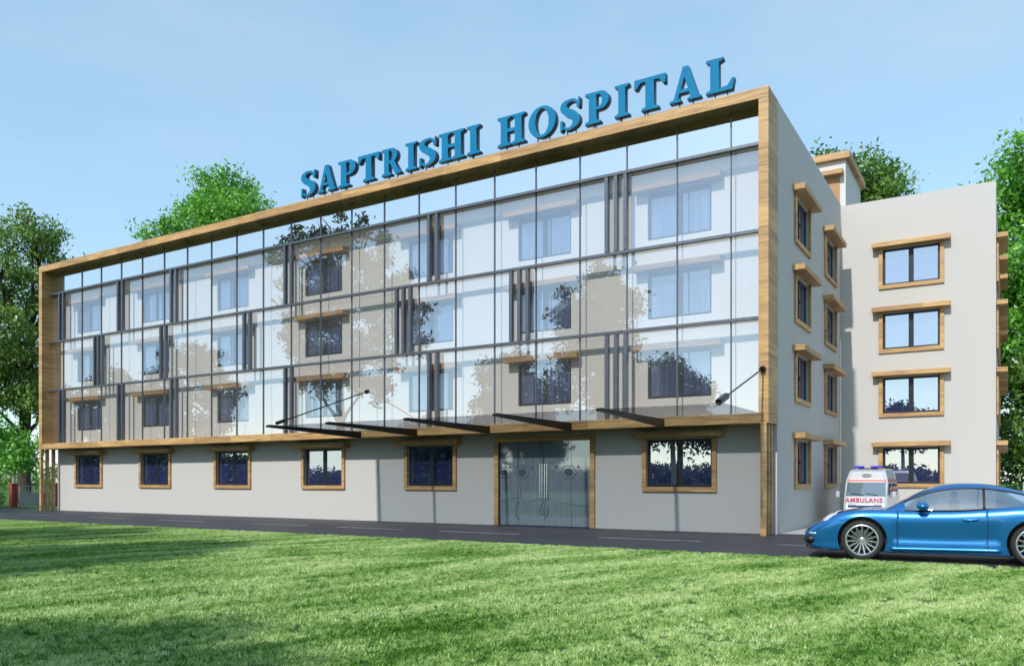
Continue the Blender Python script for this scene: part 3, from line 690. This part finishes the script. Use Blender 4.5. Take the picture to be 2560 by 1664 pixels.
tb = bpy.data.objects.new('body', me); tc = bpy.data.objects.new('cut', cm); COL.objects.link(tb); COL.objects.link(tc)
md = tb.modifiers.new('arch', 'BOOLEAN'); md.operation = 'DIFFERENCE'; md.object = tc; md.solver = 'EXACT'
dg = bpy.context.evaluated_depsgraph_get(); bme = bpy.data.meshes.new_from_object(tb.evaluated_get(dg))
bpy.data.objects.remove(tb); bpy.data.objects.remove(tc)
bme.materials.clear(); bme.materials.append(MT['carblue']); bme.materials.append(MT['trim'])
for p in bme.polygons:
    c = p.center
    in_arch = any(abs(math.hypot(c.x - X, c.z - WR - .02) - .428) < .03 and abs(p.normal.y) < .5 and (p.normal.x * (c.x - X) + p.normal.z * (c.z - WR - .02)) < 0 for X in (FWX, RWX)) or (abs(abs(c.y) - .70) < .005 and abs(p.normal.y) > .9)
    p.material_index = 1 if in_arch else 0
    p.use_smooth = not in_arch
cbody = link('body', bme, 'carblue', car)
try:
    md = cbody.modifiers.new('sharp', 'WEIGHTED_NORMAL'); md.keep_sharp = True
except Exception: pass
# greenhouse
RZ = [(1.46, .965), (1.6, 1.035), (1.9, 1.205), (2.15, 1.335), (2.35, 1.405), (2.6, 1.445), (2.85, 1.455), (3.15, 1.43), (3.5, 1.36), (3.9, 1.235), (4.3, 1.09), (4.7, .925)]
BW = [(1.46, .74), (1.7, .82), (2.1, .865), (2.6, .88), (3.1, .875), (3.6, .85), (4.1, .79), (4.7, .60)]
RW = [(1.46, .66), (1.7, .655), (2.1, .63), (2.6, .615), (3.1, .60), (3.6, .575), (4.1, .54), (4.7, .48)]
GA = np.linspace(1.46, 4.7, 82); GV = (0, .12, .3, .5, .68, .80)
def gh(a):
    zr, bw, rw = float(interp(RZ, a)), float(interp(BW, a)), float(interp(RW, a)); zb = float(interp(CT, a)) - .03
    h = max(.004, zr - zb); P = []
    for q in GV: P.append((bw + (rw - bw) * (q ** 1.25), zb + h * q))
    P += [(rw - .005, zb + h * .90), (rw - .07, zb + h * .965), (rw * .6, zb + h * .992), (rw * .3, zb + h), (0, zb + h * 1.002)]
    return P
gs = [gh(a) for a in GA]; gn = len(gs[0])
def gshell(sel, off=0.):
    m = MB(); ids = {}
    def V(i, k, s):
        if (i, k, s) not in ids:
            ids[(i, k, s)] = len(m.v); m.v.append((GA[i], s * (gs[i][k][0] - off), gs[i][k][1] - off * .3))
        return ids[(i, k, s)]
    for s in (1, -1):
        for i in range(len(GA) - 1):
            for k in range(gn - 1):
                if sel((GA[i] + GA[i + 1]) / 2, k, s):
                    q = (V(i, k, s), V(i + 1, k, s), V(i + 1, k + 1, s), V(i, k + 1, s)); m.f.append(q if s > 0 else q[::-1])
    return m
def region(a, k, s=1):
    if k < 5:
        if k == 0 and False: return 'roof'
        if 1.76 < a < 3.05: return 'door_window'
        if 3.05 <= a < 3.95: return 'quarter_window'
        return 'roof'
    if k >= 7:
        if a < 2.26: return 'windscreen'
        if 3.35 < a < 4.35: return 'rear_window'
    return 'roof'
gshell(lambda a, k, s: region(a, k) == 'roof').build('roof', 'carblue', car, smooth=True, fix=False)
gshell(lambda a, k, s: region(a, k) == 'windscreen').build('windscreen', 'carscreen', car, smooth=True, fix=False)
gshell(lambda a, k, s: region(a, k) == 'rear_window').build('rear_window', 'carscreen', car, smooth=True, fix=False)
for s in (1, -1):
    gshell(lambda a, k, q: q == s and region(a, k) == 'door_window', .006).build('door_window', 'carglass', car, smooth=True, fix=False)
    gshell(lambda a, k, q: q == s and region(a, k) == 'quarter_window', .006).build('quarter_window', 'carglass', car, smooth=True, fix=False)
# dark window trims following belt and window head
for s in (1, -1):
    tr = MB()
    idx = [i for i, a in enumerate(GA) if 1.74 < a < 3.98]
    tr.tube([(GA[i], s * (gs[i][0][0] + .004), gs[i][0][1] + .004) for i in idx], .012, 6)
    tr.tube([(GA[i], s * (gs[i][5][0] + .002), gs[i][5][1]) for i in idx], .010, 6)
    ib = min(range(len(GA)), key=lambda i: abs(GA[i] - 3.05))
    tr.tube([(GA[ib], s * (gs[ib][k][0] + .003), gs[ib][k][1]) for k in range(6)], .022, 6)
    tr.build('window_trim', 'trim', car, smooth=True)
# interior
it = MB()
for sy in (-.36, .36):
    it.box(2.55, 2.68, sy - .2, sy + .2, .9, 1.14); it.box(2.58, 2.66, sy - .11, sy + .11, 1.16, 1.30); it.box(3.35, 3.45, sy - .2, sy + .2, .9, 1.12)
it.build('seat', 'seat', car, .03)
MB().lathe([(.165, -.012), (.18, 0), (.165, .012), (.15, 0), (.165, -.012)], 24, (2.02, -.36, 1.03), 'X').build('steering_wheel', 'trim', car, smooth=True)
# doors (thin panels following the flank), seams, handle
i0 = min(range(len(A)), key=lambda i: abs(A[i] - 1.64)); i1 = min(range(len(A)), key=lambda i: abs(A[i] - 3.1))
for s in (1, -1):
    d = shell(i0, i1, 13, 35, s)
    d.v = [(x_, y_ + s * .004, z_) for x_, y_, z_ in d.v]
    dr = d.build('door', 'carblue', car, smooth=True, fix=False)
    so = dr.modifiers.new('thick', 'SOLIDIFY'); so.thickness = .004; so.offset = -1
    sm_ = MB()
    for ii in (i0, i1): sm_.tube([(A[ii] + (.004 if ii == i1 else -.004), s * (secs[ii][k][0] + .001), secs[ii][k][1]) for k in range(15, 36)], .0032, 5)
    sm_.build('seam', 'trim', dr)
    hx = 2.86; ii = min(range(len(A)), key=lambda i: abs(A[i] - hx)); hy = max(p[0] for p in secs[ii])
    hn = MB().tube([(hx - .14, s * (hy - .005), .775), (hx - .11, s * (hy + .022), .785), (hx + .08, s * (hy + .024), .795), (hx + .13, s * (hy - .005), .795)], [.012, .018, .018, .012], 8)
    hn.build('handle', 'carblue', dr, smooth=True)
# sill ridge, mirrors, lamps, intakes
for s in (1, -1):
    sl = MB(); ii = [i for i in range(len(A)) if 1.52 < A[i] < 3.36]
    sl.tube([(A[i], s * (float(interp(HW, A[i])) - .012), .235 + .012 * (A[i] - 1.5)) for i in ii], [.004] + [.034] * (len(ii) - 2) + [.004], 8)
    sl.build('sill', 'carblue', car, smooth=True)
    mr = MB(); g_ = [(0, .0), (.05, .02), (.085, .07), (.09, .13), (.07, .19), (0, .21)]
    mr.lathe([(r, .0 + a_) for r, a_ in g_], 18, (0, 0, 0), 'Y')
    mr.v = [(2.08 + x_ * 1.15, s * (.93 + y_), 1.03 + z_ * .85) for x_, y_, z_ in mr.v]
    mo = mr.build('wing_mirror', 'carblue', car, smooth=True)
    MB().tube([(2.06, s * .86, .965), (2.07, s * .97, .99)], [.035, .025], 8).build('stalk', 'trim', mo, smooth=True)
    hl = MB(); hl.lathe([(0, -.05), (.08, -.04), (.125, -.01), (.135, .02)], 24, axis='Z')
    hl.v = [tuple(Matrix.Rotation(R(-38), 3, 'Y') @ Matrix.Rotation(R(s * -24), 3, 'X') @ Vector((x_ * 1.45, y_, -z_))) for x_, y_, z_ in hl.v]
    hl.v = [(x_ + .45, s * .755 + y_, z_ + .755) for x_, y_, z_ in hl.v]
    hl.build('headlight', 'lamp', car, smooth=True)
    dl = MB().tube([(.06, s * .60, .47), (.13, s * .73, .475), (.24, s * .82, .48)], [.018, .024, .014], 8); dl.build('day_lamp', 'lamp', car, smooth=True)
    ai = MB().tube([(.06, s * .60, .35), (.115, s * .72, .355), (.19, s * .785, .36)], [.075, .085, .05], 8); ai.build('air_intake', 'trim', car, smooth=True)
    ii = min(range(len(A)), key=lambda i: abs(A[i] - .62))
    MB().tube([(.58, s * (.905), .665), (.66, s * .93, .675)], [.012, .01], 8).build('side_lamp', 'orangelamp', car, smooth=True)
    MB().tube([(4.86, s * .78, .80), (4.93, s * .62, .80), (4.97, s * .42, .80)], [.04, .045, .03], 8).build('tail_light', 'red', car, smooth=True)
spl = MB().tube([(.03, -.58, .215), (.12, -.74, .195), (.3, -.86, .18), (.58, -.9, .18)], .014, 6); spl.tube([(.03, .58, .215), (.12, .74, .195), (.3, .86, .18), (.58, .9, .18)], .014, 6); spl.tube([(.03, -.58, .215), (.03, .58, .215)], .014, 6)
spl.build('front_lip', 'trim', car, smooth=True)
# wheels
ty = MB().lathe([(.285, -.115), (.335, -.125), (.362, -.112), (.373, -.08), (.375, 0), (.373, .08), (.362, .112), (.335, .125), (.285, .115)], 56)
rim = MB().lathe([(.288, .10), (.292, -.118), (.278, -.122), (.262, -.108), (.250, -.06), (.255, .06)], 56)
rim.lathe([(0, -.098), (.03, -.1), (.045, -.094), (.06, -.08), (.062, -.03)], 28)
for k in range(15):
    t = 2 * math.pi * k / 15; ct, st = math.cos(t), math.sin(t)
    def pt(r, w_, y): return (r * ct - w_ * st, y, r * st + w_ * ct)
    w0, w1 = .009, .013
    rim.add([pt(.045, -w0, -.088), pt(.045, w0, -.088), pt(.27, w1, -.108), pt(.27, -w1, -.108), pt(.045, -w0, -.05), pt(.045, w0, -.05), pt(.27, w1, -.07), pt(.27, -w1, -.07)],
            [(0, 1, 2, 3), (4, 7, 6, 5), (0, 4, 5, 1), (1, 5, 6, 2), (2, 6, 7, 3), (3, 7, 4, 0)])
disc = MB().lathe([(0, -.02), (.19, -.02), (.19, .0), (0, .0)], 36)
w_first = None
for X in (FWX, RWX):
    for s in (-1, 1):
        if w_first is None:
            wh = MB(); wh.v = list(ty.v); wh.f = list(ty.f)
            w_first = wh.build('wheel', 'rubber', car, smooth=True)
            rim.build('rim', 'alloy', w_first); disc.build('brake_disc', 'steel', w_first)
            wo = w_first
        else: wo = copy_part(w_first, car)
        wo.location = (X, s * .835, WR); wo.rotation_euler = (0, R(7), R(0 if s < 0 else 180))

# ------------------------------------------------------------------ ambulance van
VY0 = 28.0
van = thing('ambulance_van', 'white ambulance van with blue roof beacon and red lettering', 'van', (-3.89, VY0, .02))
van.scale = (.97, .97, .955)
def vw(z): return float(np.interp(z, [0, .45, .95, 1.15, 1.6, 1.72, 1.95], [.70, .715, .715, .70, .635, .61, .53]))
prof = [(0.02, .28), (-.03, .36), (-.03, .62), (.02, .78), (.06, .98), (.34, 1.52), (.37, 1.62), (.5, 1.86), (.62, 1.92), (1.2, 1.95), (2.9, 1.95), (3.08, 1.88), (3.12, 1.0), (3.12, .3)]
vb = MB(); n = len(prof)
vv = []
for y, z in prof:
    w = vw(z); k = .92 if y < .1 else 1
    vv += [(-w * k, y + .05, z), (-w * .82, y, z), (w * .82, y, z), (w * k, y + .05, z)] if y < .8 else [(-w, y, z), (-w * .82, y, z + (.03 if 1.9 < z else 0)), (w * .82, y, z + (.03 if 1.9 < z else 0)), (w, y, z)]
fs = [(i * 4 + k, i * 4 + k + 1, ((i + 1) % n) * 4 + k + 1, ((i + 1) % n) * 4 + k) for i in range(n) for k in range(3)]
# sides as strips between mirrored profile rows
side = lambda q: [tuple(range(q, n * 4, 4))]
b = bmesh.new(); bv = [b.verts.new(p) for p in vv]
for f in fs: b.faces.new([bv[i] for i in f])
for q in (0, 3): b.faces.new([bv[i] for i in side(q)[0]])
bmesh.ops.triangulate(b, faces=[f for f in b.faces if len(f.verts) > 4]); bmesh.ops.recalc_face_normals(b, faces=b.faces)
vme = bpy.data.meshes.new('body'); b.to_mesh(vme); b.free()
link('body', vme, 'vanwhite', van, .02)
def slope(z): return float(np.interp(z, [p[1] for p in prof[:9]], [p[0] for p in prof[:9]]))
def quad(z0, z1, k0, k1, off=.012, th=.02):
    y0, y1 = slope(z0) - off, slope(z1) - off; a, c = vw(z0) * k0, vw(z1) * k1
    return MB().add([(-a, y0, z0), (a, y0, z0), (c, y1, z1), (-c, y1, z1), (-a, y0 + th, z0), (a, y0 + th, z0), (c, y1 + th, z1), (-c, y1 + th, z1)], [(0, 1, 2, 3), (4, 7, 6, 5), (0, 4, 5, 1), (1, 5, 6, 2), (2, 6, 7, 3), (3, 7, 4, 0)])
ws = quad(1.04, 1.50, .86, .90).build('windscreen', 'windscreen', van, .004)
ws_t = MB()
ws_t.tube([(-.05, slope(1.07) - .03, 1.07), (-.45, slope(1.12) - .03, 1.13)], .008, 6); ws_t.tube([(.4, slope(1.07) - .03, 1.07), (.02, slope(1.12) - .03, 1.13)], .008, 6)
ws_t.build('wiper', 'trim', ws)
ds = MB().box(-.5, .5, .2, .3, 1.06, 1.1)
quad(1.535, 1.605, .93, .94, .008, .012).build('red_stripe', 'red', van)
lg = MB()
cz, cyy = 1.73, lambda z: slope(z) - .006
for rx in (.055, .115, .155):
    lg.tube([(rx * math.cos(t), cyy(1.73 + .055 * math.sin(t)) - .004, 1.73 + .055 * math.sin(t)) for t in [i * math.pi / 10 for i in range(21)]], .006, 4)
lg.tube([(0, cyy(1.67) - .004, 1.67), (0, cyy(1.79) - .004, 1.79)], .006, 4); lg.tube([(-.1, cyy(1.70) - .004, 1.70), (.1, cyy(1.76) - .004, 1.76)], .005, 4); lg.tube([(.1, cyy(1.70) - .004, 1.70), (-.1, cyy(1.76) - .004, 1.76)], .005, 4)
lg.build('emblem', 'trim', van)
# lettering
tcv = bpy.data.curves.new('lettering', 'FONT'); tcv.body = 'AMBULANS'; tcv.align_x = 'CENTER'; tcv.align_y = 'CENTER'; tcv.size = .205; tcv.extrude = .004; tcv.offset = .004; tcv.space_character = 1.12
tmp = bpy.data.objects.new('lettering', tcv); COL.objects.link(tmp); dg = bpy.context.evaluated_depsgraph_get()
tm = bpy.data.meshes.new_from_object(tmp.evaluated_get(dg)); bpy.data.objects.remove(tmp); tm.materials.clear()
to = link('lettering', tm, 'redtext', van); ang = math.atan2(.06 - .02, .98 - .78)
to.rotation_euler = (R(90) - ang, 0, 0); to.location = (-.04, slope(.90) - .02, .905)
lb = MB(); lb.box(-.44, .44, .62, .82, 1.985, 2.07); lb2 = lb.build('light_bar', 'beacon', van, .02)
MB().box(-.10, .10, .60, .84, 1.983, 2.06).build('siren', 'grey', lb2, .01)
MB().box(-.3, .3, .66, .78, 1.955, 1.984).build('bracket', 'trim', lb2)
gr = MB(); gr.box(-.52, .5, -.045, -.01, .67, .74); gr.build('grille', 'navy', van, .01)
for s in (-1, 1):
    h_ = MB().box(.40 * s - .12, .40 * s + .12, -.055, -.012, .735, .79).build('headlight', 'lamp', van, .015)
    mr = MB().box(s * .86 - .06, s * .86 + .06, .1, .16, 1.0, 1.2); mr2 = mr.build('mirror', 'grey', van, .02)
    MB().tube([(s * .70, .2, 1.02), (s * .82, .14, 1.04)], .012, 6).build('mirror_arm', 'trim', mr2)
    # side windows
    def sq(y0, y1, z0, z1, o):
        return MB().add([(s * (vw(z0) + o), y0, z0), (s * (vw(z0) + o), y1, z0), (s * (vw(z1) + o), y1, z1), (s * (vw(z1) + o), y0 + .16, z1)], [(0, 1, 2, 3)])
    sq(.45, 1.15, 1.06, 1.46, .006).build('side_window', 'pane', van, fix=False)
    sq(1.3, 2.8, 1.06, 1.46, .006).build('side_window', 'pane', van, fix=False)
    MB().add([(s * (vw(1.56) + .006), .55, 1.54), (s * (vw(1.56) + .006), 2.95, 1.54), (s * (vw(1.62) + .006), 2.95, 1.61), (s * (vw(1.62) + .006), .6, 1.61)], [(0, 1, 2, 3)]).build('side_stripe', 'red', van, fix=False)
MB().box(-.69, .69, -.09, .02, .24, .42).build('bumper', 'grey', van, .03)
vty = MB().lathe([(.0, -.08), (.13, -.085), (.15, -.09), (.25, -.085), (.28, -.06), (.28, .06), (.25, .08), (0, .08)], 28, axis='X')
vf = None
for Y in (.55, 2.55):
    for s in (-1, 1):
        if vf is None: vf = vty.build('wheel', 'rubber', van, smooth=True); MB().lathe([(0, -.088), (.12, -.092), (.14, -.09)], 20, axis='X').build('rim', 'alloy', vf); o_ = vf
        else: o_ = copy_part(vf, van)
        o_.location = (s * .62, Y, .28); o_.rotation_euler = (0, 0, R(180 if s > 0 else 0))

# ------------------------------------------------------------------ light, sky, camera
SUN_EL, SUN_AZ = 39.4, 1.5              # height; azimuth off -Y towards -X
sd = Vector((-math.sin(R(SUN_AZ)) * math.cos(R(SUN_EL)), -math.cos(R(SUN_AZ)) * math.cos(R(SUN_EL)), math.sin(R(SUN_EL))))
sl = bpy.data.lights.new('sun', 'SUN'); sl.energy = 2.0; sl.angle = R(1.4); sl.color = (1, .955, .89)
so = bpy.data.objects.new('sun', sl); COL.objects.link(so); so.rotation_euler = (-sd).to_track_quat('-Z', 'Y').to_euler(); so.location = sd * 60
w = bpy.data.worlds.new('World'); sc.world = w; w.use_nodes = True
nt = w.node_tree; nt.nodes.clear()
wo = N(nt, 'ShaderNodeOutputWorld'); bg = N(nt, 'ShaderNodeBackground')
sky = N(nt, 'ShaderNodeTexSky', sky_type='NISHITA'); sky.sun_disc = False; sky.sun_elevation = R(SUN_EL); sky.sun_rotation = R(180 + SUN_AZ)
sky.air_density = 1.0; sky.dust_density = .4; sky.ozone_density = 1.0; sky.altitude = 50
tc_ = N(nt, 'ShaderNodeTexCoord'); mp = N(nt, 'ShaderNodeMapping'); mp.inputs['Scale'].default_value = (1.2, 1.2, 4.2); mp.inputs['Rotation'].default_value = (R(24), R(20), R(30))
L(nt, tc_.outputs['Generated'], mp.inputs[0])
cn_ = noise(nt, mp.outputs[0], 1.6, 7, .6)
cf = ramp(nt, cn_, [(.44, (0, 0, 0)), (.8, (.42, .42, .42))])
tn = N(nt, 'ShaderNodeMix', data_type='RGBA', blend_type='MULTIPLY'); tn.inputs[0].default_value = 1; tn.inputs[7].default_value = (.95, .95, .84, 1)
L(nt, sky.outputs[0], tn.inputs[6])
hz = N(nt, 'ShaderNodeMix', data_type='RGBA'); hz.inputs[0].default_value = .6; hz.inputs[7].default_value = (1.14, 1.90, 2.64, 1)
L(nt, tn.outputs[2], hz.inputs[6])
hv = N(nt, 'ShaderNodeMix', data_type='RGBA'); L(nt, cf, hv.inputs[0]); L(nt, hz.outputs[2], hv.inputs[6]); hv.inputs[7].default_value = (2.0, 2.5, 2.8, 1)
L(nt, hv.outputs[2], bg.inputs[0]); bg.inputs[1].default_value = .15
L(nt, bg.outputs[0], wo.inputs[0])

cd = bpy.data.cameras.new('camera'); co = bpy.data.objects.new('camera', cd); COL.objects.link(co); sc.camera = co
co.location = (0, 0, 1.5); co.rotation_euler = (R(90), 0, R(cam_a)); cd.sensor_width = 36; cd.lens = 36 * cam_f / 2380
cd.shift_y = (1117 - 773.5) / 2380; cd.clip_end = 3000; cd.clip_start = .05
sc.view_settings.view_transform = 'Standard'; sc.view_settings.look = 'None'; sc.view_settings.exposure = 1.1; sc.view_settings.gamma = 1
sc.cycles.use_denoising = True; sc.cycles.caustics_reflective = False; sc.cycles.caustics_refractive = False
sc.cycles.max_bounces = 8; sc.cycles.transparent_max_bounces = 16; sc.cycles.glossy_bounces = 4; sc.cycles.diffuse_bounces = 3
sc.cycles.sample_clamp_indirect = 6
for o in bpy.data.objects:
    if '_used' in o: del o['_used']
